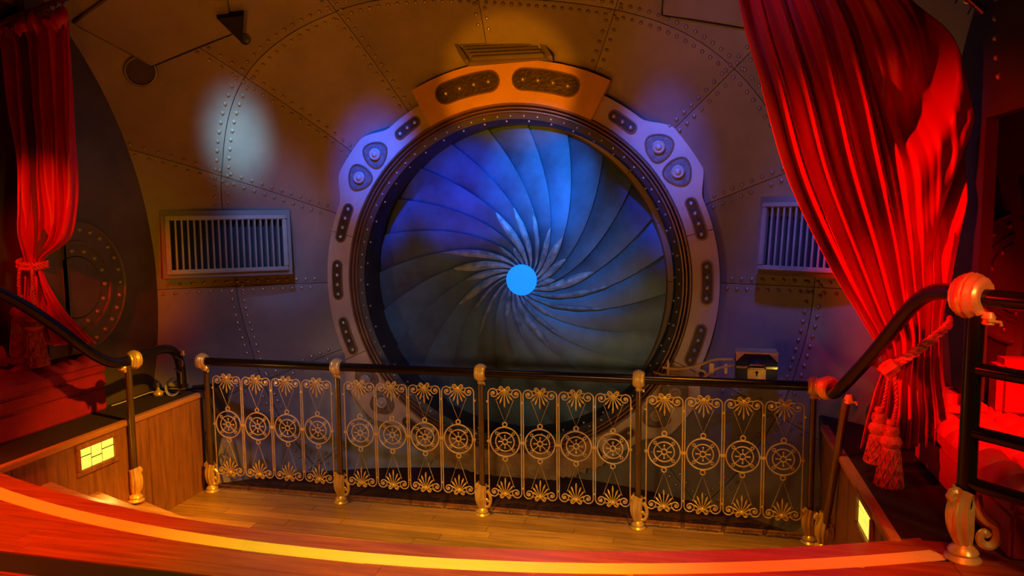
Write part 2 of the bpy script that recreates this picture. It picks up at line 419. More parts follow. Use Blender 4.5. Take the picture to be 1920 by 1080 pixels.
while y0 > -3.52:
    y1 = max(y0-.115, -3.55)
    for (xa, xb) in ((-2.45, -.9), (-.9, .6), (.6, 2.3)):
        sh = .37*math.sin(y0*40)
        xa2 = xa if xa < -2.4 else xa+sh; xb2 = xb if xb > 2.2 else xb+sh
        xs = [lerp(xa2+.0008, xb2-.0008, i/24) for i in range(25)]
        top = [(x, min(y0-.0008, arc(x, .1805))) for x in xs]
        run = []
        for x, yy in top+[(None, -99)]:
            if x is not None and yy > y1+.003: run.append((x, yy))
            else:
                if len(run) > 1:
                    MB().slab([(run[0][0], y1+.0008), (run[-1][0], y1+.0008)]+run[::-1], .655, .70).obj('plank', 'nose', ld, False)
                run = []
    y0 = y1
    if y1 <= -3.55: break
b = MB().box((-3.3, -3.70, .64), (3.3, -3.55, .694)); tag(b.obj('trim_2', 'vblack', smooth=False), 'dark border strip between landing wood and carpet', kind='structure')
b = MB().box((-3.3, -3.705, .64), (3.3, -3.692, .705)); tag(b.obj('trim_3', 'nose', smooth=False), 'thin red wooden carpet edging', kind='structure')
b = MB().box((-3.4, -7.6, .6), (3.4, -3.70, .697)); tag(b.obj('floor_carpet', 'pcarpet', smooth=False), 'patterned carpet of the upper floor', kind='structure')
# ledges and wood panelled sides of the well
for s, nm, lb in ((-1, 'left', 'left of the steps'), (1, 'right', 'right of the steps')):
    xf = 2.0 if s < 0 else 2.14
    def X(a, b_): return (min(s*a, s*b_), max(s*a, s*b_))
    a0, a1 = X(xf+.03, 3.4)
    b = MB().box((a0, -3.55, .5), (a1, -.75 if s < 0 else -.62, .698)); tag(b.obj('floor_ledge_'+nm, 'dcarpet' if True else '', smooth=False), 'dark carpeted ledge '+lb, kind='structure')
    w = tag(bpy.data.objects.new('wall_well_'+nm, None), 'walnut panelled wall of the step well '+lb, kind='structure'); COL.objects.link(w)
    a0, a1 = X(xf+.02, xf+.06)
    MB().box((a0, -3.3, -.1), (a1, -.8, .69)).obj('backing', 'shell', w, False)
    cuts = [-3.0, -2.72, -1.72, -1.18] if s < 0 else [-3.0, -2.6, -1.95, -1.55, -1.16]
    for ya, yb in zip(cuts, cuts[1:]):
        a0, a1 = X(xf, xf+.025)
        MB().cbox((a0, ya+.002, -.02), (a1, yb-.002, .672), .003).obj('panel', 'panel', w, False)
    a0, a1 = X(xf-.012, xf+.034)
    MB().cbox((a0, -2.82 if s < 0 else -2.75, .672), (a1, -1.17, .706), .004).obj('cap_trim', 'trimw', w, False)
# landing flanks beyond the well (red lit boards to the foot of the guard post)
b = MB().slab([(2.18, -2.73), (2.6, -2.73), (2.6, -3.55), (2.3, -3.55), (2.3, -2.86)], .64, .702)
tag(b.obj('floor_border', 'nose', smooth=False), 'mahogany border board under the guard post', kind='structure')

# ================================================================== PORTHOLE FRAME
K = .989
def pol(r, deg): a = math.radians(deg); return (r*math.cos(a), r*math.sin(a))
FM = T(*RC)
pf = thing('porthole', 'huge round porthole ringed by bronze plates with studded cartouches', 'porthole', RC)
def outer_r(d):
    d = ((d+180) % 360)-180; s = 1.475*K
    for c in (37.2, 142.8, -37.2, -142.8):
        x = abs(d-c)
        if x < 14: s = max(s, lerp(1.475, 1.580, sm(min(1, (14-x)/9.0)))*K)
    return s
def ring_sector(d0, d1, r0, r1f, y0, y1, n):
    ds = [lerp(d0, d1, i/n) for i in range(n+1)]
    return MB().prism([pol(r1f(d), d) for d in ds]+[pol(r0, d) for d in reversed(ds)], y0, y1)
def annulus(prof, n=120):                        # closed (r, y) profile swept round the porthole
    b = MB(); m = len(prof); V = []; F = []
    for i in range(n):
        c, s = math.cos(2*PI*i/n), math.sin(2*PI*i/n)
        V += [(r*c, y, r*s) for r, y in prof]
    for i in range(n):
        j = (i+1) % n
        for k in range(m): l = (k+1) % m; F.append((i*m+k, i*m+l, j*m+l, j*m+k))
    return b.add(V, F)
for d0, d1, m in ((64.2, 15, 'plate'), (14.8, -25, 'plate'), (-25.2, -62, 'plate'), (115.6, 165, 'plate'), (165.2, 205, 'plate'), (205.2, 242, 'plate')):
    ring_sector(d0, d1, 1.292*K, outer_r, 0, .14, 44).obj('rim_plate', m, pf)
ring_sector(62.8, 117.4, 1.285*K, lambda d: 1.58*K, -.045, .12, 40).obj('keystone', 'keyst', pf)
kb = MB(); ds = [lerp(-62.5, -117.5, i/60) for i in range(61)]
random.seed(3)
kb.prism([pol((1.50+random.uniform(-.025, .02))*K, d) for d in ds]+[pol(1.29*K, d) for d in reversed(ds)], -.01, .12)
tag(kb.obj('keystone', 'worn', pf), 'worn and chipped lower keystone')
random.seed(11)
for (ra, rb, yy) in ((1.268, 1.290, -.028), (1.244, 1.264, -.020), (1.221, 1.240, -.010)):
    mid = (ra+rb)/2
    annulus([(ra*K, .06), (ra*K, yy+.012), (mid*K-.004, yy), (mid*K+.004, yy), (rb*K, yy+.012), (rb*K, .06)]).obj('molding', 'molding', pf)
annulus([(1.180*K, .03), (1.222*K, .015), (1.222*K, .20), (1.180*K, .20)]).obj('bolt_ring', 'tube', pf)
annulus([(1.160*K, .10), (1.182*K, .045), (1.182*K, .24), (1.160*K, .24)]).obj('bolt_ring', 'tube', pf)
annulus([(1.160*K, .20), (1.172*K, .20), (1.172*K, .40), (1.162*K, .40)]).obj('throat', 'tube', pf)
sb = hemi(.0085, .008, 6, 2).mesh('bolt', 'tin')
for i in range(76):
    x, z = pol(1.202*K, i*360/76); ob('bolt', sb, pf, T(x, .020, z) @ RZ2Y)
for i in range(44):
    x, z = pol(1.171*K, i*360/44+2); ob('bolt', sb, pf, T(x, .066, z) @ RZ2Y)
studm = hemi(.016, .014, 8, 3).mesh('stud', 'tin')
def cartouche(rc, deg, half, wid, nst, y, name='cartouche'):
    # stadium shaped recess plate bent along the ring, with a rim and studs
    def outline(w, ext):
        o = []; n = 8; am = math.degrees(half/rc)
        for i in range(n+1): o.append((rc+w, deg+lerp(am, -am, i/n)))
        for i in range(1, 8):
            t = PI*i/8; o.append((rc+w*math.cos(t), deg-am-math.degrees(w*math.sin(t)/rc)))
        for i in range(n+1): o.append((rc-w, deg+lerp(-am, am, i/n)))
        for i in range(1, 8):
            t = PI*i/8; o.append((rc-w*math.cos(t), deg+am+math.degrees(w*math.sin(t)/rc)))
        return [pol(r, d) for r, d in o]
    c = MB().prism(outline(wid, 0), y-.004, y+.02).obj(name, 'inlay', pf)
    MB().tube([(x, y-.004, z) for x, z in outline(wid, 0)], .0065, 5, True).obj('rim', 'molding', c)
    am = math.degrees((half)/rc)*.98
    for k in range(nst):
        d = deg+lerp(-am, am, k/(nst-1)); x, z = pol(rc, d)
        ob('stud', studm, c, T(x, y-.004, z) @ RZ2Y)
for d in (19, 0.5, -18, 161.5, 180, 198.5): cartouche(1.392*K, d, .112, .037, 4, 0)
for d in (54.5, 124.5, -124.5, -54.5): cartouche(1.385*K, d, .072, .036, 3, 0)
for d in (79.2, 102.2): cartouche(1.447*K, d, .165, .074, 4, -.045)
def boss(rc, deg, rot, y=0):
    o = []; n = 36
    for i in range(n):
        t = 2*PI*i/n; q = .092*(1+.085*math.cos(3*t)+.012*math.cos(6*t)); o.append((t, q))
    cx, cz = pol(rc, deg); a = math.radians(deg+rot)
    po = [(cx+q*math.cos(t+a), cz+q*math.sin(t+a)) for t, q in o]
    c = MB().prism(po, y-.004, y+.02).obj('boss_plate', 'bossm', pf)
    MB().tube([(x, y-.004, z) for x, z in po], .007, 5, True).obj('rim', 'molding', c)
    MB().lathe([(.044, 0), (.044, .016), (.036, .022), (.030, .018), (.024, .018), (.018, .03), (.010, .034), (.0005, .034)], 20, T(cx, y-.004, cz) @ RZ2Y).obj('boss', 'plate', c)
for d in (41.9, 33.2, 137.6, 146.4, -41.9, -33.2, -137.6, -146.4):
    boss(1.415*K, d, (-20 if abs(d) in (41.9, 137.6) else 32)*(1 if d in (41.9, 33.2, -137.6, -146.4) else -1))

# ================================================================== IRIS
ic = Vector((.134, -.19, 1.449))
ir = thing('iris_shutter', 'closed blue lit iris shutter of overlapping curved blades inside porthole', 'iris shutter', ic)
NB = 24; R0, R1 = .112, 1.165
def spir(r): return -.50*math.log(r/R0)
for k in range(NB):
    a0 = 2*PI*k/NB+.1; da = 2*PI/NB*1.28
    def fn(u, v, a0=a0, da=da):
        r = R0*(R1/R0)**v
        a = a0-spir(r)+da*u
        y = .022*(u-.5)*(.35+.65*v)*2 - .010*math.sin(PI*u)*v+.05*(1-v)**2*0
        return Vector((r*math.cos(a), y-.02*(1-v), r*math.sin(a)))
    b = MB(); b.grid(fn, 7, 22)
    b.grid(lambda u, v: fn(u, v)+Vector((0, .005, 0)), 7, 22)
    bl = b.obj('blade', 'blade', ir)
    # crinkled tip lifting off near the hole, its paler colour stands for caught light
    Lr = random.choice([.14, .2, .26, .34, .44, .55]); w = random.uniform(.14, .34)
    def ft(u, v, a0=a0, Lr=Lr, w=w):
        r = R0*1.02+Lr*v; a = a0-spir(r)+(u-.15)*w*math.sin(PI*min(1, v*.92+.08))**.8*(.16/r)**.55
        y = -.028-.020*math.sin(PI*u)*math.sin(PI*v)-.006*math.sin(v*21+k)-.012*(1-v)
        return Vector((r*math.cos(a), y, r*math.sin(a)))
    b = MB(); b.grid(ft, 4, 14); b.obj('blade_tip', 'tip', bl)
MB().lathe([(.118, 0), (.118, .008), (.0005, .009)], 40, T(0, -.045, 0) @ RZ2Y).obj('lit_opening', 'hub', ir)
annulus([(1.06, .03), (1.15, .03), (1.15, .06), (1.06, .06)]).obj('backing_ring', 'tube', ir)

# ================================================================== VENTS, HATCHES, FIXTURES ON THE DOME
def vent(name, label, cx, cz, w, h, ns, yaw, tilt, p, depth=.09):
    t = thing(name, label, 'vent', p)
    t.rotation_euler = (tilt, 0, yaw)
    f = .026; o = MB()
    o.box((-w/2-.035, .0, -h/2-.035), (w/2+.035, .16, -h/2)); o.box((-w/2-.035, .0, h/2), (w/2+.035, .16, h/2+.045))
    o.box((-w/2-.035, .0, -h/2), (-w/2, .16, h/2)); o.box((w/2, .0, -h/2), (w/2+.035, .16, h/2)); o.obj('housing', 'dome', t, False)
    for lo, hi in (((-w/2-.006, -.03, h/2-f), (w/2+.006, .01, h/2+.006)), ((-w/2-.006, -.03, -h/2-.006), (w/2+.006, .01, -h/2+f)),
                   ((-w/2-.006, -.03, -h/2+f), (-w/2+f, .01, h/2-f)), ((w/2-f, -.03, -h/2+f), (w/2+.006, .01, h/2-f))):
        MB().cbox(lo, hi, .005).obj('frame_bar', 'vent', t, False)
    sl = MB().cbox((-.0065, -.024, -h/2+f-.005), (.0065, .03, h/2-f+.005), .003, Matrix.Rotation(math.radians(10), 4, 'Z')).mesh('slat', 'vent', False)
    for i in range(ns):
        ob('slat', sl, t, T(lerp(-w/2+f+.012, w/2-f-.012, (i+.5)/ns), 0, 0))
    MB().box((-w/2, .036, -h/2), (w/2, .05, h/2)).obj('dark_back', 'vblack', t, False)
    return t
vl = vent('vent_grille', 'wide rectangular vent with bronze vertical slats left of porthole', 0, 0, .83, .41, 18, math.radians(35), math.radians(-6), (-1.965, -.82, 1.745))
vr = vent('vent_grille', 'blue lit rectangular vent half hidden by the right curtain', 0, 0, .80, .42, 18, math.radians(-34), math.radians(-6), (2.16, -.90, 1.79))
tv = thing('vent_grille', 'shallow trapezoid vent with horizontal slats above the keystone', 'vent', (.03, -.50, 3.05))
tv.rotation_euler = (math.radians(-28), 0, math.radians(3))
MB().prism([(-.33, .13), (.27, .13), (.38, -.06), (-.20, -.06)], -.03, .10).obj('housing', 'dome', tv, False)
for i in range(5):
    z = .085-.03*i; x0 = -.27+.025*i; x1 = .25+.022*i
    MB().cbox((x0, -.056, z-.008), (x1, -.02, z+.008), .003).obj('slat', 'dome', tv, False)
MB().prism([(-.345, .145), (.285, .145), (.26, .118), (-.30, .118)], -.06, 0).obj('top_lip', 'dome', tv, False)
MB().prism([(.285, .145), (.40, -.06), (.37, -.06), (.255, .13)], -.06, 0).obj('side_lip', 'dome', tv, False)
MB().prism([(-.345, .145), (-.22, -.06), (-.19, -.06), (-.31, .13)], -.06, 0).obj('side_lip', 'dome', tv, False)
def on_dome(p, off):
    d = Vector(p)-DC; return DC+d.normalized()*(DR-off)
def hatch(label, c00, c10, c11, c01, edges, wedge=None):
    t = thing('access_hatch', label, 'hatch', (0, 0, 0))
    c = [Vector(q) for q in (c00, c10, c11, c01)]
    t.location = c[0]; L = T(*(-c[0]))
    def patch(off, grow, b):
        m = sum(c, Vector())/4
        cc = [m+(q-m)*(1+grow) for q in c]
        b.grid(lambda u, v: on_dome(cc[0].lerp(cc[1], u).lerp(cc[3].lerp(cc[2], u), v), off), 10, 10, L)
    b = MB(); patch(.03, 0, b); patch(.0, 0, b)
    e = [on_dome(c[i].lerp(c[(i+1) % 4], k/10), .015) for i in range(4) for k in range(10)]
    b.tube(e, .014, 6, True, mx=L); b.obj('hatch_plate', 'dome', t)
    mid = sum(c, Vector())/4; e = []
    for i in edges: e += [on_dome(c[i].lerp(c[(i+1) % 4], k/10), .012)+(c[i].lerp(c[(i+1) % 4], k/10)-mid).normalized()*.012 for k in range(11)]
    MB().tube(e, .014, 6, False, mx=L).obj('gap_shade', 'gap_shade', t)  # dark strip stands for the shaded gap along the plate edge
    if wedge:
        MB().add([L @ on_dome(q, o) for o in (.10, 0) for q in wedge], [(0, 1, 2), (5, 4, 3), (0, 3, 4, 1), (1, 4, 5, 2), (2, 5, 3, 0)]).obj('wedge_shade', 'gap_shade', t, False)  # dark solid stands for the shaded opening at the hatch corner
    return t
hatch('raised hatch with painted black gap shade on the dome above the left vent', (-2.15, -1.31, 2.97), (-1.69, -1.08, 3.205), (-1.50, -1.5, 3.66), (-2.32, -1.75, 3.12), (0,), wedge=[(-1.729, -1.182, 3.301), (-1.575, -1.10, 3.33), (-1.648, -1.023, 3.168)])
hatch('raised hatch with painted black gap shade on the dome beside the right curtain', (1.20, -.80, 3.20), (1.72, -1.0, 3.03), (1.78, -1.3, 3.35), (1.22, -1.1, 3.50), (3, 0))
def fixture(name, label, cat, p, r, m):
    p = on_dome(p, 0); t = thing(name, label, cat, p)
    t.rotation_euler = (DC-p).to_track_quat('Z', 'Y').to_euler()
    MB().lathe([(r*1.0, -.03), (r*1.12, .0), (r*1.12, .012), (r*1.04, .020), (r*.95, .018), (r*.92, -.03)], 32).obj('trim_ring', m, t)
    MB().lathe([(r*.93, .002), (r*.85, .006), (r*.5, .004), (r*.001, .003)], 24).obj('lens', 'shell' if r > .06 else 'navy', t)
fixture('recessed_light', 'dark round recessed downlight in the dome near left curtain', 'light', (-2.22, -1.33, 2.925), .095, 'dome')
fixture('spotlight', 'tiny round violet fixture at the tip of the left hatch', 'light', (-1.63, -1.01, 3.165), .034, 'vent')

# ================================================================== FLANGES
def flange(label, p, n, R, r2, nb, m='sidewall', lim=None):
    t = thing('porthole_flange', label, 'flange', p)
    t.rotation_euler = Vector(n).to_track_quat('Z', 'Y').to_euler(); mx = t.rotation_euler.to_matrix()
    def ok(x, y): return lim is None or (mx @ Vector((x, y, 0))).y > lim
    def put(prof, nm):
        b = MB().lathe(prof, 72)
        for i, v in enumerate(b.v):
            w = mx @ Vector(v)
            if lim is not None and w.y < lim: w.y = lim; b.v[i] = tuple(mx.transposed() @ w)
        b.obj(nm, m, t)
    put([(R, -.005), (R, .018), (R-.012, .028), (R-.022, .020), (R*.70, .020), (R*.69, .030), (R*.64, .030), (R*.63, .018), (r2, .016), (r2*.98, .0)], 'ring_plate')
    put([(r2*.98, .004), (r2*.96, .02), (.001, .022)], 'cover')
    me = hemi(.017, .016).mesh('rivet', 'rivet')
    for i in range(nb):
        a = 2*PI*i/nb; x, y = (R-.06)*math.cos(a), (R-.06)*math.sin(a)
        if ok(x, y): ob('rivet', me, t, T(x, y, .02))
    for i in range(int(nb*.6)):
        a = 2*PI*i/int(nb*.6); x, y = R*.55*math.cos(a), R*.55*math.sin(a)
        if ok(x, y): ob('rivet', me, t, T(x, y, .016))
flange('round riveted flange on the side wall beside the left curtain', (-2.415, -1.80, 1.515), (1, 0, 0), .425, .2, 26, lim=-.08)
flange('dark riveted flange on the alcove wall left of the left curtain', (-3.0, -1.645, 1.6), (0, -1, 0), .40, .2, 24)
flange('dark riveted flange on the alcove wall behind the guard rail', (2.99, -1.645, 1.62), (0, -1, 0), .34, .2, 22)

# ================================================================== BALUSTRADE
YB = -1.217; X0 = -1.92; RH = .942
bal = thing('balustrade', 'long brass and bronze balustrade with ship wheel panels before the porthole', 'balustrade', (X0, YB, 0))
def spiral(cx, cz, r, a0, turns, n, dirn=1, k=.82, y=0):
    o = []
    for i in range(n+1):
        t = i/n; a = a0+dirn*turns*2*PI*t; q = r*(1-k*t); o.append((cx+q*math.cos(a), y, cz+q*math.sin(a)))
    return o
# base
def base_mb():
    b = MB()
    b.lathe([(.046, 0), (.049, .007), (.042, .014), (.036, .02), (.041, .028), (.036, .037), (.026, .046), (.022, .05)], 20)
    def body(u, v):
        a = 2*PI*u; z = .045+.165*v
        q = table([(0, .021), (.25, .031), (.6, .033), (.85, .028), (1, .030)], v)*(1+.10*math.cos(9*a))
        dx = -.012*math.sin(PI*v)
        return Vector((q*math.cos(a)*1.05+dx, q*math.sin(a), z+.012*math.cos(a+PI)*v))
    b.grid(body, 36, 10)
    return b
def base_scroll():
    b = MB()
    b.tube([(-.022, -.012, .212), (-.032, -.014, .205), (-.036, -.014, .195), (-.031, -.014, .186)], lambda t: .011, 7)      # curled lip
    b.tube(spline([(.030, 0, .165), (.047, 0, .145), (.056, 0, .105), (.046, 0, .065), (.022, 0, .056), (.012, 0, .085), (.030, 0, .106), (.040, 0, .088)], 26), lambda t: .012-.005*t, 7)
    return b
def foot_bolts():
    b = MB()
    for a in (.6, 2.5, 3.8, 5.6):
        h = hemi(.007, .006, 6, 2); b.add(h.v, h.f, T(.043*math.cos(a), .043*math.sin(a), .011))
    return b
bscr_me = MB().tube([(-.030, -.012, .205), (-.040, -.014, .204), (-.045, -.014, .192), (-.038, -.014, .182)], .013, 8).tube(spline([(.024, -.004, .20), (.034, -.008, .15), (.050, -.012, .128), (.074, -.014, .112), (.080, -.014, .08), (.066, -.014, .056), (.044, -.014, .058), (.036, -.014, .078), (.046, -.014, .094), (.058, -.014, .084)], 40), lambda t: .015-.004*t, 8).mesh('scroll', 'brass')
base_me = base_mb().mesh('base', 'brass'); scr_me = base_scroll().mesh('scroll', 'brass')
CPROF = [(.030, -.034), (.036, -.036), (.044, -.033), (.046, -.026), (.050, -.024), (.054, -.017), (.0525, -.012), (.057, -.008), (.058, .0), (.055, .004), (.057, .010), (.052, .018), (.0495, .021), (.049, .027), (.042, .034), (.036, .036), (.030, .034)]
RX = Matrix.Rotation(PI/2, 4, 'Y')
col_me = MB().lathe(CPROF, 28, RX, .02, 14).mesh('collar', 'brass')
lug_me = MB().lathe([(.018, -.075), (.022, -.07), (.018, -.06), (.024, -.05), (.016, -.03)], 16).box((-.01, -.032, -.062), (.010, -.018, -.05)).tube([(.012, -.02, -.06), (.03, -.025, -.062), (.032, -.025, -.075)], .006, 6).mesh('lug', 'brass')
shaft_me = MB().lathe([(.0185, .19), (.0185, RH-.06)], 18).mesh('shaft', 'post')
for i in range(5):
    p = bpy.data.objects.new('post', shaft_me); COL.objects.link(p); p.parent = bal; p.location = (i*1.0, 0, 0)
    ob('base', base_me, p); ob('scroll', scr_me, p)
    ob('collar', col_me, p, T(-.03 if i == 0 else 0, 0, RH)); ob('lug', lug_me, p, T(0, 0, RH+.002))
rl = MB().tube([(0, 0, 0), (.5, 0, 0), (1, 0, 0)], .0285, 16, caps=True).mesh('top_rail', 'rail')
for i in range(4): ob('top_rail', rl, bal, T(i, 0, RH))
# ornamental panel, local origin at wheel centre, x along the rail
PW = .108; ZT, ZB = .352, -.372
def mirror(pts): return [(-x, y, z) for x, y, z in pts]
def side_bar():
    pr = .035
    def half(zc, sgn):
        cx = PW-pr
        o = []
        n = 30
        for i in range(n+1):
            t = i/n; a = t*1.55*2*PI; q = pr*(1-.84*t)
            o.append((cx+q*math.cos(a)*1.0-(pr-q)*0-.0, 0, zc+sgn*q*math.sin(a)))
        return o
    top = half(ZT-.038, 1); bot = half(ZB+.038, -1)
    return top[::-1]+[(PW, 0, z) for z in (.2, .1, 0, -.1, -.2)]+bot
bars = MB(); sbp = side_bar()
bars.tube(sbp, .0042, 6); bars.tube(mirror(sbp), .0042, 6)
for s in (-1, 1):
    for zc in (ZT-.038, ZB+.038):
        bars.add(*(lambda h: (h.v, h.f))(MB().lathe([(.0005, -.004), (.008, -.004), (.010, 0), (.008, .004), (.0005, .004)], 10, T(s*(PW-.035), 0, zc) @ RZ2Y)))
bars_me = bars.mesh('scroll_frame', 'iron')
wh = MB()
def ringtube(b, R, r, cx=0, cz=0, n=36, seg=6): b.tube([(cx+R*math.cos(2*PI*i/n), 0, cz+R*math.sin(2*PI*i/n)) for i in range(n)], r, seg, True)
ringtube(wh, .096, .0048, n=44); ringtube(wh, .061, .0042, n=36); ringtube(wh, .0165, .0045, n=20)
for k in range(4):
    a = PI/4+k*PI/2; c, s = math.cos(a), math.sin(a)
    wh.tube([(.018*c, 0, .018*s), (.066*c, 0, .066*s)], .003, 5); ringtube(wh, .0085, .003, .0765*c, .0765*s, 14, 5)
    a = k*PI/2; c, s = math.cos(a), math.sin(a)
    wh.tube([(.016*c, 0, .016*s), (.024*c, 0, .024*s), (.032*c, 0, .032*s), (.041*c, 0, .041*s), (.046*c, 0, .046*s)], lambda t: (.0028, .003, .0032, .0062, .002)[round(t*4)], 7)
for s in (-1, 1):
    ringtube(wh, .014, .0045, 0, s*.1135, 18)
    wh.cbox((min(s*.098, s*.118), -.006, -.008), (max(s*.098, s*.118), .006, .008), .002)
wheel_me = wh.mesh('ship_wheel', 'iron')
def palmette():
    b = MB()
    for k in range(-4, 5):
        a = PI/2-k*.30; L = .088-.0042*k*k+(.016 if k == 0 else 0)
        pts = [(.010*math.cos(a), 0, .010*math.sin(a))]
        for i in range(1, 6):
            q = .010+L*i/5; aa = a-k*.030*i/5; pts.append((q*math.cos(aa), -.004*math.sin(PI*i/5), q*math.sin(aa)))
        b.tube(pts, lambda t: (.0032, .0030, .0032, .0040, .0062, .0025)[round(t*5)], 6)
    b.lathe([(.0005, -.008), (.012, -.006), (.015, 0), (.012, .008), (.006, .012), (.0005, .013)], 12, T(0, 0, .006) @ RZ2Y)
    for s in (-1, 1):
        b.tube([(x*s, y, z) for x, y, z in spline([(.006, 0, .010), (.012, 0, -.012), (.026, 0, -.020), (.034, 0, -.010), (.027, 0, -.002), (.021, 0, -.009)], 14)], .0046, 6)
        b.tube([(x*s, y, z) for x, y, z in spline([(.010, 0, .010), (.03, 0, .004), (.048, 0, .0), (.060, 0, .004)], 6)], .0035, 5)
    return b
pal_me = palmette().mesh('palmette', 'leaf')
wire_me = [MB().tube([(s*.058, 0, zz), (0, 0, sg*.128), (-s*.058, 0, zz)], .0022, 4).mesh('hanging_wire', 'iron') for s, sg, zz in ((1, -1, ZB+.075), (1, 1, ZT-.075))]
ZW = .497
clip_me = MB().cbox((-.0055, -.006, -.006), (.0055, .006, .006), .002).mesh('clip', 'leaf'); clip2_me = MB().cbox((-.011, -.007, -.009), (.011, .007, .009), .002).mesh('clip', 'leaf')
rot180 = Matrix.Rotation(PI, 4, 'Y')
for i in range(4):
    for k in range(4):
        cx = i+.041+.2295*(k+.5)
        p = bpy.data.objects.new('ornament_panel', bars_me); COL.objects.link(p); p.parent = bal; p.location = (cx, 0, ZW)
        ob('ship_wheel', wheel_me, p); [ob('hanging_wire', w_, p) for w_ in wire_me]
        ob('palmette', pal_me, p, T(0, 0, ZB+.020)); ob('palmette', pal_me, p, T(0, 0, ZT-.012) @ rot180)
    for k in range(5):
        for z in (.26, -.30): ob('clip', clip_me, bal, T(i+.041+.2295*k, 0, ZW+z))
        if 0 < k < 4: ob('clip', clip2_me, bal, T(i+.041+.2295*k, 0, ZW))

# ================================================================== HANDRAILS
def rail_tube(pts, n, parent, nm='rail_tube', r=.031): return MB().tube(spline(pts, n), r, 16).obj(nm, 'rail', parent)
hl = thing('handrail', 'dark curved stair handrail with brass collar left of balustrade', 'handrail', (-1.97, -1.9, .19))
L = Vector(hl.location)
def loc(pts, o): return [Vector(p)-o for p in pts]
rail_tube(loc([(-2.20, -3.2, 1.93), (-2.10, -2.62, 1.575), (-2.06, -2.36, 1.38), (-2.03, -2.15, 1.19), (-2.0, -2.04, 1.105), (-1.985, -1.96, 1.078), (-1.985, -1.88, 1.072)], L), 40, hl)
rail_tube(loc([(-1.985, -1.88, 1.072), (-1.99, -1.72, 1.085), (-2.02, -1.52, 1.08), (-2.06, -1.36, 1.03), (-2.08, -1.28, .93), (-2.08, -1.27, .76)], L), 30, hl)
MB().lathe([(.0205, .19), (.0205, .86)], 18).obj('post', 'post', hl)
RZ180 = Matrix.Rotation(PI, 4, 'Z')
ob('base', base_me, hl, RZ180); ob('scroll', scr_me, hl, RZ180)
ob('collar', col_me, hl, T(-.008, .06, .882) @ Matrix.Rotation(math.radians(68), 4, 'Z') @ Matrix.Scale(1.05, 4))
ob('lug', lug_me, hl, T(-.015, -.02, .90))
cl = MB().lathe([(.020, 0), (.020, .03)], 14, T(.045-.02-.055, .55, .82)).tube(loc([(-2.05, -1.36, 1.0), (-2.0, -1.36, .97), (-2.0, -1.36, .93)], L), .006, 6).tube(loc([(-2.11, -1.30, .9), (-2.04, -1.33, .88), (-2.04, -1.33, .80)], L), .006, 6)
cl.obj('clamp', 'steel', hl)
hr = thing('handrail', 'dark stair handrail rising to the guard post beside the right curtain', 'handrail', (2.06, -1.66, .17))
L = Vector(hr.location)
rail_tube(loc([(2.10, -1.52, 1.015), (2.115, -1.62, 1.0), (2.14, -1.78, 1.09), (2.21, -2.06, 1.31), (2.262, -2.30, 1.51), (2.285, -2.45, 1.60), (2.305, -2.62, 1.645), (2.333, -2.87, 1.652)], L), 50, hr)
MB().tube(loc([(2.085, -1.63, .20), (2.145, -1.80, 1.02)], L), .0205, 18).obj('post', 'post', hr)
ob('base', base_me, hr, T(.015, .02, -.03) @ Matrix.Rotation(.1, 4, 'Y')); ob('scroll', scr_me, hr, T(.015, .02, -.03))
ob('collar', col_me, hr, T(*loc([(2.10, -1.55, 1.01)], L)[0]) @ Matrix.Rotation(math.radians(-68), 4, 'Z') @ Matrix.Scale(1.12, 4))
ob('collar', col_me, hr, T(*loc([(2.085, -1.40, .985)], L)[0]) @ Matrix.Rotation(math.radians(-10), 4, 'Z') @ Matrix.Scale(.8, 4))
ob('lug', lug_me, hr, T(*loc([(2.150, -1.83, 1.075)], L)[0]))
gp = thing('guard_rail', 'black guard rail with big brass collar and scroll foot at right edge', 'guard rail', (2.343, -2.87, .70))
MB().lathe([(.031, .2), (.031, .92)], 20).obj('post', 'rail', gp)
S13 = Matrix.Scale(1.25, 4)
ob('base', base_me, gp, S13); ob('scroll', bscr_me, gp, S13)
GD = Vector((.55, -.62, 0)).normalized()
ob('collar', col_me, gp, T(-.012, .012, .955) @ Matrix.Rotation(math.radians(-48), 4, 'Z') @ Matrix.Scale(1.42, 4)); ob('lug', lug_me, gp, T(.03, -.03, .935))
MB().tube([GD*0+Vector((0, 0, .952)), GD*.5+Vector((0, 0, .952)), GD*1.05+Vector((0, 0, .952))], .031, 16).obj('rail_tube', 'rail', gp)
for z in (.70, .475, .29):
    MB().tube([GD*0+Vector((0, 0, z)), GD*1.05+Vector((0, 0, z))], .024, 12).obj('cross_bar', 'rail', gp)

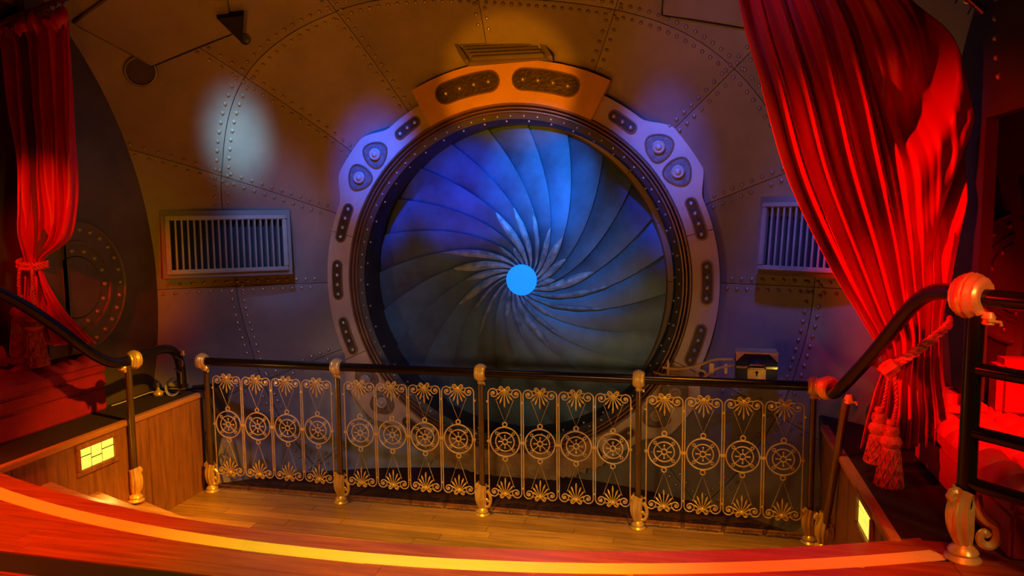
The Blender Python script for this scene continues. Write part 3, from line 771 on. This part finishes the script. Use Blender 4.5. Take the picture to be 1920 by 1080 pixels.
# ================================================================== CURTAINS
def curtain(name, label, rows, ybase, nu, nv, pleat, swag, rodpts, thick=.004):
    o = thing(name, label, 'curtain', (rows[-1][0], ybase, rows[-1][1]))
    L = Vector(o.location)
    def cr(vals, t):
        n = len(vals)-1; k = min(int(t*n), n-1); u = t*n-k
        a, b_, c, d = vals[max(k-1, 0)], vals[k], vals[k+1], vals[min(k+2, n)]
        return .5*(2*b_+(c-a)*u+(2*a-5*b_+4*c-d)*u*u+(3*b_-a-3*c+d)*u**3)
    cols = list(zip(*rows))
    vt = [0]; 
    for r0, r1 in zip(rows, rows[1:]): vt.append(vt[-1]+math.hypot((r0[0]+r0[2]-r1[0]-r1[2])/2, (r0[1]+r0[3]-r1[1]-r1[3])/2))
    vt = [v/vt[-1] for v in vt]
    def tpar(v):
        for k in range(len(vt)-1):
            if v <= vt[k+1]+1e-9: return (k+(v-vt[k])/(vt[k+1]-vt[k]))/(len(vt)-1)
        return 1
    def fn(u, v):
        t = tpar(v)
        xl, zl, xr, zr, amp, yo = (cr(c, t) for c in cols)
        e = pleat(u, v)
        x = lerp(xl, xr, u)+amp*.35*pleat(u+.035, v); z = lerp(zl, zr, u)
        y = ybase+yo-amp*e+swag(u, v)
        return Vector((x, y, z))-L
    b = MB(); b.grid(fn, nu, nv); fb = b.obj('cloth', 'velvet', o)
    md = fb.modifiers.new('thickness', 'SOLIDIFY'); md.thickness = thick
    return o, fn, L
def pl_r(u, v):
    w = .55*math.sin(2*PI*(8.5*u+.25*math.sin(3*v)+.25*math.sin(9*u)))+.35*math.sin(2*PI*(14.5*u+.6*v))+.18*math.sin(2*PI*(23*u-.7*v))
    s = 1-.90*sm((u-.50)/.14)*(1-sm((v-.60)/.2))
    return w*s
def sw_r(u, v):
    k = sm((u-.50)/.2)*(1-sm((v-.62)/.12))*sm(v/.10)
    ph = (v*2.9+1.5*(u-.60)**2*4-.7*u)
    return -.085*k*(math.sin(2*PI*ph)*.75+.3*math.sin(4*PI*ph+1.2))
rr = [(1.46, 3.42, 2.02, 3.30, .050, 0), (1.55, 3.05, 2.26, 2.95, .070, 0), (1.605, 2.80, 2.44, 2.70, .080, 0), (1.69, 2.53, 2.53, 2.42, .080, .0), (1.815, 2.10, 2.555, 2.24, .072, -.01),
      (2.0, 1.70, 2.525, 1.98, .060, -.01), (2.125, 1.48, 2.50, 1.66, .046, -.01), (2.23, 1.28, 2.475, 1.475, .030, 0), (2.20, 1.12, 2.485, 1.24, .040, 0), (2.17, .98, 2.52, 1.05, .055, 0), (2.15, .865, 2.53, .90, .06, 0)]
rr = [(1.375+(a-1.375)*1.041, 1.962+(b_-1.962)*1.041, 1.375+(c-1.375)*1.041, 1.962+(d-1.962)*1.041, e, f) for a, b_, c, d, e, f in rr]
cR, fR, LR = curtain('curtain', 'tall red satin curtain swept aside and tied at right', rr, -1.95, 170, 110, pl_r, sw_r, None)
def pl_l(u, v):
    return .6*math.sin(2*PI*(5.5*u+.2*math.sin(4*v)))+.35*math.sin(2*PI*(9*u+.8*v+.2))+.15*math.sin(2*PI*(17*u))
rl_ = [(-2.66, 3.06, -2.12, 3.10, .07, 0), (-2.60, 2.97, -2.12, 3.0, .05, 0), (-2.585, 2.6, -2.14, 2.62, .04, 0), (-2.55, 2.3, -2.165, 2.3, .045, 0), (-2.55, 2.02, -2.19, 2.02, .045, -.01), (-2.565, 1.86, -2.23, 1.82, .04, -.02),
       (-2.58, 1.70, -2.42, 1.685, .022, 0), (-2.61, 1.52, -2.34, 1.47, .03, .0), (-2.65, 1.32, -2.20, 1.30, .04, .0), (-2.70, 1.17, -2.10, 1.20, .05, 0)]
cL, fL, LL = curtain('curtain', 'narrow red satin curtain gathered and tied at left', rl_, -2.0, 110, 90, pl_l, lambda u, v: .03*math.sin(9*v+4*u)*sm((v-.3)/.3), None)
# gathered heading and hooks
for (par, fn, n, nm) in ((cL, fL, 9, 'heading'),):
    for i in range(n):
        u = (i+.5)/n; p = fn(u, .01)
        def rf(uu, vv, p=p, i=i):
            a = 2*PI*uu; q = .045*(1+.25*math.sin(3*a+i))*math.sin(PI*(.12+.8*vv))
            return Vector((p.x+q*math.cos(a)*.9, p.y-.03+q*math.sin(a), p.z-.05+.11*vv+.015*math.sin(2*a+i)))
        b = MB(); b.grid(rf, 12, 7); b.obj('ruffle', 'velvet', par)
def rod(label, p0, p1, us, group=None):
    t = thing('curtain_rod', label, 'curtain rod', p0); L = Vector(p0)
    p1 = Vector(p1)-L; MB().tube([Vector((0, 0, 0)), p1*.5+Vector((0, 0, .01)), p1], .017, 12).obj('rod', 'rodred', t)
    for u in us:
        q = p1*u
        MB().tube([(q.x+.021*math.cos(a), q.y+.004*math.sin(2*a), q.z+.021*math.sin(a)) for a in [2*PI*i/14 for i in range(14)]], .004, 6, True).obj('ring', 'steel', t)
        MB().tube([(q.x, q.y, q.z-.02), (q.x+.006, q.y-.012, q.z-.045), (q.x-.004, q.y-.008, q.z-.07)], .0035, 5).obj('hook', 'steel', t)
    return t
rod('sloping curtain rod with chrome hooks above the left curtain', (-2.95, -2.02, 3.0), (-2.08, -2.02, 3.22), (.46, .50, .56, .61, .67, .74, .80, .86, .92))
rod('sloping dark rod with hooks above the right curtain', (2.61, -1.99, 2.81), (1.97, -1.99, 3.44), (.1, .18, .26, .36, .45, .55))
# tiebacks: twisted rope and tassels
def rope(b, pts, r, pitch):
    P = spline(pts, max(12, int(len(pts)*10))); n = len(P); ln = sum((P[i+1]-P[i]).length for i in range(n-1))
    for ph in (0, PI):
        o = []; s = 0; prev = None; m = 6*n
        for i in range(m+1):
            t = i/m*(n-1); k = min(int(t), n-2); p = P[k].lerp(P[k+1], t-k); tg = (P[k+1]-P[k]).normalized()
            nn = tg.orthogonal() if prev is None else (prev-tg*prev.dot(tg)).normalized()
            prev = nn; bb = tg.cross(nn); a = ph+i/m*ln/pitch*2*PI
            o.append(p+nn*(r*.55*math.cos(a))+bb*(r*.55*math.sin(a)))
        b.tube(o, r*.6, 6)
def tassel_mesh(h, r):
    b = MB()
    b.lathe([(.001, 0), (r*.35, -.004), (r*.4, -.02), (r*.3, -.03), (r*.55, -.036), (r*.62, -.06), (r*.5, -.075), (r*.72, -.085), (r*.85, -.105), (r*.72, -.125), (r*.6, -.13), (r*.65, -.14)], 18)
    nz = 7
    b.lathe([(r*lerp(.62, 1.0, i/nz)*(1.05 if i % 2 else .97), -.135-(h-.135)*i/nz) for i in range(nz+1)], 30, None, .05, 15)
    for d in (1, -1):                         # knotted lattice skirt
        for k in range(9):
            pts = []
            for i in range(9):
                t = i/8; a = 2*PI*k/9+d*t*1.6; q = r*lerp(.64, 1.04, t)*1.04; pts.append((q*math.cos(a), q*math.sin(a), -.138-(h-.14)*t))
            b.tube(pts, .0035, 4)
    b.tube([(r*1.02*math.cos(2*PI*i/24), r*1.02*math.sin(2*PI*i/24), -h) for i in range(24)], .006, 5, True)
    return b.mesh('tassel', 'rope')
tr = thing('curtain_tieback', 'twisted red rope with two tassels round the right curtain', 'tieback', (2.2859, -2.0540, 1.2729)); L = Vector(tr.location)
b = MB()
rope(b, loc([(2.5461, -1.9499, 1.4550), (2.5045, -2.0540, 1.4415), (2.4004, -2.0801, 1.3509), (2.3067, -2.0749, 1.2729), (2.2599, -2.0332, 1.2364), (2.2338, -1.9291, 1.2416)], L), .012, .045)
rope(b, loc([(2.5461, -1.9499, 1.4342), (2.5045, -2.0540, 1.4186), (2.4004, -2.0801, 1.3270), (2.3067, -2.0749, 1.2520), (2.2599, -2.0332, 1.2156), (2.2338, -1.9291, 1.2208)], L), .012, .045)
b.obj('rope', 'rope', tr)
MB().lathe([(.02, -.04), (.034, -.03), (.037, 0), (.034, .03), (.02, .04)], 16, T(*loc([(2.2703, -2.0697, 1.2312)], L)[0]) @ Matrix.Rotation(.9, 4, 'Y'), .08, 8).obj('knot', 'rope', tr)
b = MB(); rope(b, loc([(2.2671, -2.0801, 1.2052), (2.2567, -2.0853, 1.1271), (2.2422, -2.0853, 1.0438)], L), .009, .035); b.obj('cord', 'rope', tr)
b = MB(); rope(b, loc([(2.2859, -2.0905, 1.2052), (2.2984, -2.1009, 1.0855), (2.2817, -2.1113, 0.9918)], L), .009, .035); b.obj('cord', 'rope', tr)
ob('tassel', tassel_mesh(.26, .055), tr, T(*loc([(2.2338, -2.0749, 1.0542)], L)[0]))
ob('tassel', tassel_mesh(.32, .058), tr, T(*loc([(2.2755, -2.1186, 1.0074)], L)[0]))
tl = thing('curtain_tieback', 'twisted red rope with two tassels round the left curtain', 'tieback', (-2.5, -2.06, 1.68)); L = Vector(tl.location)
b = MB()
rope(b, loc([(-2.60, -2.0, 1.70), (-2.56, -2.06, 1.69), (-2.49, -2.075, 1.68), (-2.43, -2.06, 1.675), (-2.40, -2.0, 1.685)], L), .013, .045)
rope(b, loc([(-2.60, -2.0, 1.68), (-2.56, -2.06, 1.665), (-2.49, -2.075, 1.655), (-2.43, -2.06, 1.655), (-2.40, -2.0, 1.665)], L), .013, .045)
b.obj('rope', 'rope', tl)
b = MB(); rope(b, loc([(-2.53, -2.08, 1.67), (-2.535, -2.09, 1.57), (-2.53, -2.095, 1.46)], L), .010, .035); b.obj('cord', 'rope', tl)
b = MB(); rope(b, loc([(-2.44, -2.08, 1.67), (-2.425, -2.10, 1.56), (-2.42, -2.105, 1.40)], L), .010, .035); b.obj('cord', 'rope', tl)
ob('tassel', tassel_mesh(.36, .066), tl, T(*loc([(-2.53, -2.10, 1.50)], L)[0]))
ob('tassel', tassel_mesh(.34, .066), tl, T(*loc([(-2.42, -2.12, 1.42)], L)[0]))

# ================================================================== BENCHES
def tufted(x0, x1, y0, y1, z, nx, ny, h):
    def fn(u, v):
        a = abs(math.sin(PI*u*nx))**.55; c = abs(math.sin(PI*v*ny))**.55
        return Vector((lerp(x0, x1, u), lerp(y0, y1, v), z+h*a*c))
    return MB().grid(fn, nx*8, ny*8)
bl = thing('bench', 'red upholstered bench with tufted seat under the left curtain', 'bench', (-2.9, -2.4, .70))
MB().cbox((-.42, -.9, 0), (.555, .73, .15), .01).obj('plinth', 'uphol', bl)
MB().cbox((-.42, -.9, .152), (.56, .732, .24), .012).obj('band', 'uphol', bl)
MB().cbox((-.42, -.9, .242), (.562, .734, .33), .014).obj('band', 'uphol', bl)
tufted(-.42, .575, -.9, .735, .31, 6, 10, .065).obj('tufted_seat', 'uphol', bl)
MB().cbox((-.44, -.9, .3), (-.33, .73, .8), .03).obj('backrest', 'uphol', bl)
bq = thing('bench', 'red tufted alcove bench with upholstered back behind the guard rail', 'bench', (2.95, -2.3, .70))
MB().cbox((-.45, -.55, 0), (.38, .63, .17), .012).obj('plinth', 'uphol', bq)
MB().cbox((-.455, -.555, .172), (.38, .63, .25), .014).obj('band', 'uphol', bq)
tufted(-.46, .38, -.56, .63, .235, 6, 8, .07).obj('tufted_seat', 'uphol', bq)
MB().cbox((-.14, .48, .26), (.38, .63, .54), .03).obj('backrest', 'uphol', bq)
MB().cbox((-.45, .38, .25), (-.20, .63, .38), .05).obj('bolster', 'uphol', bq)
MB().cbox((.27, -.55, .26), (.38, .46, .56), .03).obj('backrest', 'uphol', bq)
b = MB(); b.grid(lambda u, v: Vector(((u-.5)*.2*(1-.12*abs(2*v-1)), -.05*math.sin(PI*u)*math.sin(PI*v), (v-.5)*.16*(1-.12*abs(2*u-1)))), 12, 12)
b.grid(lambda u, v: Vector(((u-.5)*.2*(1-.12*abs(2*v-1)), .05*math.sin(PI*u)*math.sin(PI*v), (v-.5)*.16*(1-.12*abs(2*u-1)))), 12, 12)
cu = b.obj('cushion', 'uphol'); cu.location = (-2.66, -2.2, 1.15); cu.rotation_euler = (.35, .15, .2)
tag(cu, 'small red cushion lying on the left bench', 'cushion')

# ================================================================== STEP LIGHTS
def step_light(label, p, s):
    t = thing('step_light', label, 'step light', p)
    w, h = .26, .125
    def bx(ya, yb, za, zb, d0, d1): return (min(s*d0, s*d1), ya, za), (max(s*d0, s*d1), yb, zb)
    for (ya, yb, za, zb) in ((-w/2-.03, w/2+.03, h/2, h/2+.03), (-w/2-.03, w/2+.03, -h/2-.03, -h/2), (-w/2-.03, -w/2, -h/2, h/2), (w/2, w/2+.03, -h/2, h/2)):
        lo, hi = bx(ya, yb, za, zb, -.016, .01); MB().cbox(lo, hi, .004).obj('frame_bar', 'panel', t, False)
    cols = [(-.5, -.17), (-.17, .14), (.14, .5)]
    for i, (c0, c1) in enumerate(cols):
        zs = [-.5, .12-.2*(i % 2), .5]
        for z0, z1 in zip(zs, zs[1:]):
            lo, hi = bx(c0*w+.0035, c1*w-.0035, z0*h+.0035, z1*h-.0035, -.003, .004); MB().box(lo, hi).obj('pane', 'amber', t, False)
    lo, hi = bx(-w/2, w/2, -h/2, h/2, 0, .003); MB().box(lo, hi).obj('lead_back', 'vblack', t, False)
    Lp = bpy.data.lights.new('step_light_glow', 'AREA'); Lp.shape = 'RECTANGLE'; Lp.size = w; Lp.size_y = h; Lp.energy = 3.2; Lp.color = (1, .62, .10)
    lo_ = bpy.data.objects.new('step_light_glow', Lp); COL.objects.link(lo_); lo_.parent = t; lo_.location = (-s*.03, 0, 0)
    lo_.rotation_euler = (0, PI/2*(1 if s > 0 else -1), 0)
step_light('amber leaded glass step light in the left well wall', (-2.0, -2.155, .575), -1)
step_light('amber leaded glass step light in the right well wall', (2.14, -2.315, .60), 1)

# ================================================================== CHEST ON SCROLL ARM, CABLE AND ADAPTER
ch = thing('chest', 'small dark blue chest with gold corners and gold lock plate', 'chest', (1.79, -.82, .875))
W, H, D = .125, .19, .07
MB().cbox((-W, -D, 0), (W, D, .10), .006).obj('body', 'navy', ch)
lidb = MB()
lidb.cbox((-W, -D, .104), (W, D, H), .008); lid = lidb.obj('lid', 'navy', ch)
for s in (-1, 1):
    MB().prism([(s*W, H), (s*(W-.055), H), (s*(W-.045), H-.010), (s*(W-.010), H-.045), (s*W, H-.055)], -D-.006, -D+.004).obj('corner_mount', 'brass', lid)
    MB().cbox((min(s*.055, s*W), -D-.008, .092), (max(s*.055, s*W), -D, .108), .003).obj('band', 'steel', ch)
MB().cbox((-W-.004, -D-.005, H-.006), (W+.004, D+.004, H+.006), .003).obj('rim', 'brass', lid)
MB().cbox((-W-.008, -D-.012, -.012), (W+.004, D, .0), .003).obj('sill', 'brass', ch)
lk = MB().cbox((-.055, -D-.014, .008), (.055, -D, .098), .008).obj('lock_plate', 'brass', ch)
MB().lathe([(.009, 0), (.009, .004)], 12, T(0, -D-.014, .07) @ RZ2Y).box((-.004, -D-.018, .045), (.004, -D-.012, .07)).obj('keyhole', 'vblack', lk)
MB().tube(spline([(-.045, -D-.01, .112), (-.035, -D-.03, .122), (0, -D-.035, .124), (.035, -D-.03, .122), (.045, -D-.01, .112)], 14), .008, 8).obj('handle', 'steel', ch)
ar = thing('scroll_bracket', 'gilded pierced scroll bracket reaching from porthole rim to the chest', 'bracket', (1.22, -.66, .88)); L = Vector(ar.location)
up_ = loc(spline([(1.20, -.66, .905), (1.30, -.67, .90), (1.42, -.70, .93), (1.54, -.74, .985), (1.66, -.78, 1.0)], 24), L)
dn_ = loc(spline([(1.40, -.70, .80), (1.47, -.72, .86), (1.56, -.75, .93), (1.67, -.79, .965)], 18), L)
MB().tube(up_, .009, 8).obj('upper_bar', 'leaf', ar); MB().tube(dn_, .008, 8).obj('lower_bar', 'leaf', ar)
MB().tube(loc([(1.24, -.66, .78), (1.24, -.66, .93), (1.24, -.66, .96)], L), lambda t: .010 if t < .8 else .003, 10).obj('finial', 'brass', ar)
b = MB(); b.tube([(p[0], 0, p[2]) for p in spiral(.235, -.005, .03, 0, 1, 24, 1, 0)], .008, 8, mx=T(0, -.055, 0)); b.obj('ring', 'leaf', ar)
for a, w in ((.30, .03), (.39, .02)):
    MB().cbox((a-w/2, -.11, .02), (a+w/2, -.08, .085), .004).obj('block', 'leaf', ar)
MB().tube(loc([(1.14, -.60, .86), (1.20, -.64, .85), (1.28, -.66, .855), (1.36, -.68, .84), (1.40, -.69, .80)], L), .008, 8).obj('lower_bar', 'leaf', ar)
ad = thing('power_adapter', 'cream power adapter lying on the dark left ledge', 'adapter', (-2.24, -1.10, .70))
ad.rotation_euler = (0, 0, .12)
MB().cbox((-.085, -.03, .0), (.07, .03, .045), .008).obj('case', 'white', ad); MB().cbox((.07, -.018, .008), (.10, .018, .037), .008).obj('plug', 'white', ad)
MB().box((-.06, -.0315, .018), (.04, -.029, .026)).obj('groove', 'tube', ad)
ck = thing('cable', 'coiled pale cable beside the adapter on the left ledge', 'cable', (-2.17, -1.27, .70))
for k in range(3):
    r = .052+.004*k
    MB().tube([(r*math.cos(2*PI*i/30)+.004*k, .03-.012*k+.018*math.sin(2*PI*i/30), .058+r*math.sin(2*PI*i/30)) for i in range(30)], .0035, 6, True).obj('loop', 'white', ck)
MB().tube(loc(spline([(-2.22, -1.26, .72), (-2.30, -1.3, .725), (-2.34, -1.42, .712), (-2.355, -1.52, .705), (-2.36, -1.62, .705)], 30), Vector(ck.location)), .004, 6).obj('lead', 'white', ck)
bb_ = thing('floor_knob', 'small brass dome knob beside the coiled cable', 'knob', (-2.27, -1.28, .698))
MB().lathe([(.03, 0), (.034, .01), (.028, .028), (.012, .04), (.008, .06), (.001, .062)], 18).obj('dome', 'brass', bb_)
MB().lathe([(.012, .062), (.012, .09), (.001, .095)], 12).obj('stem', 'steel', bb_)
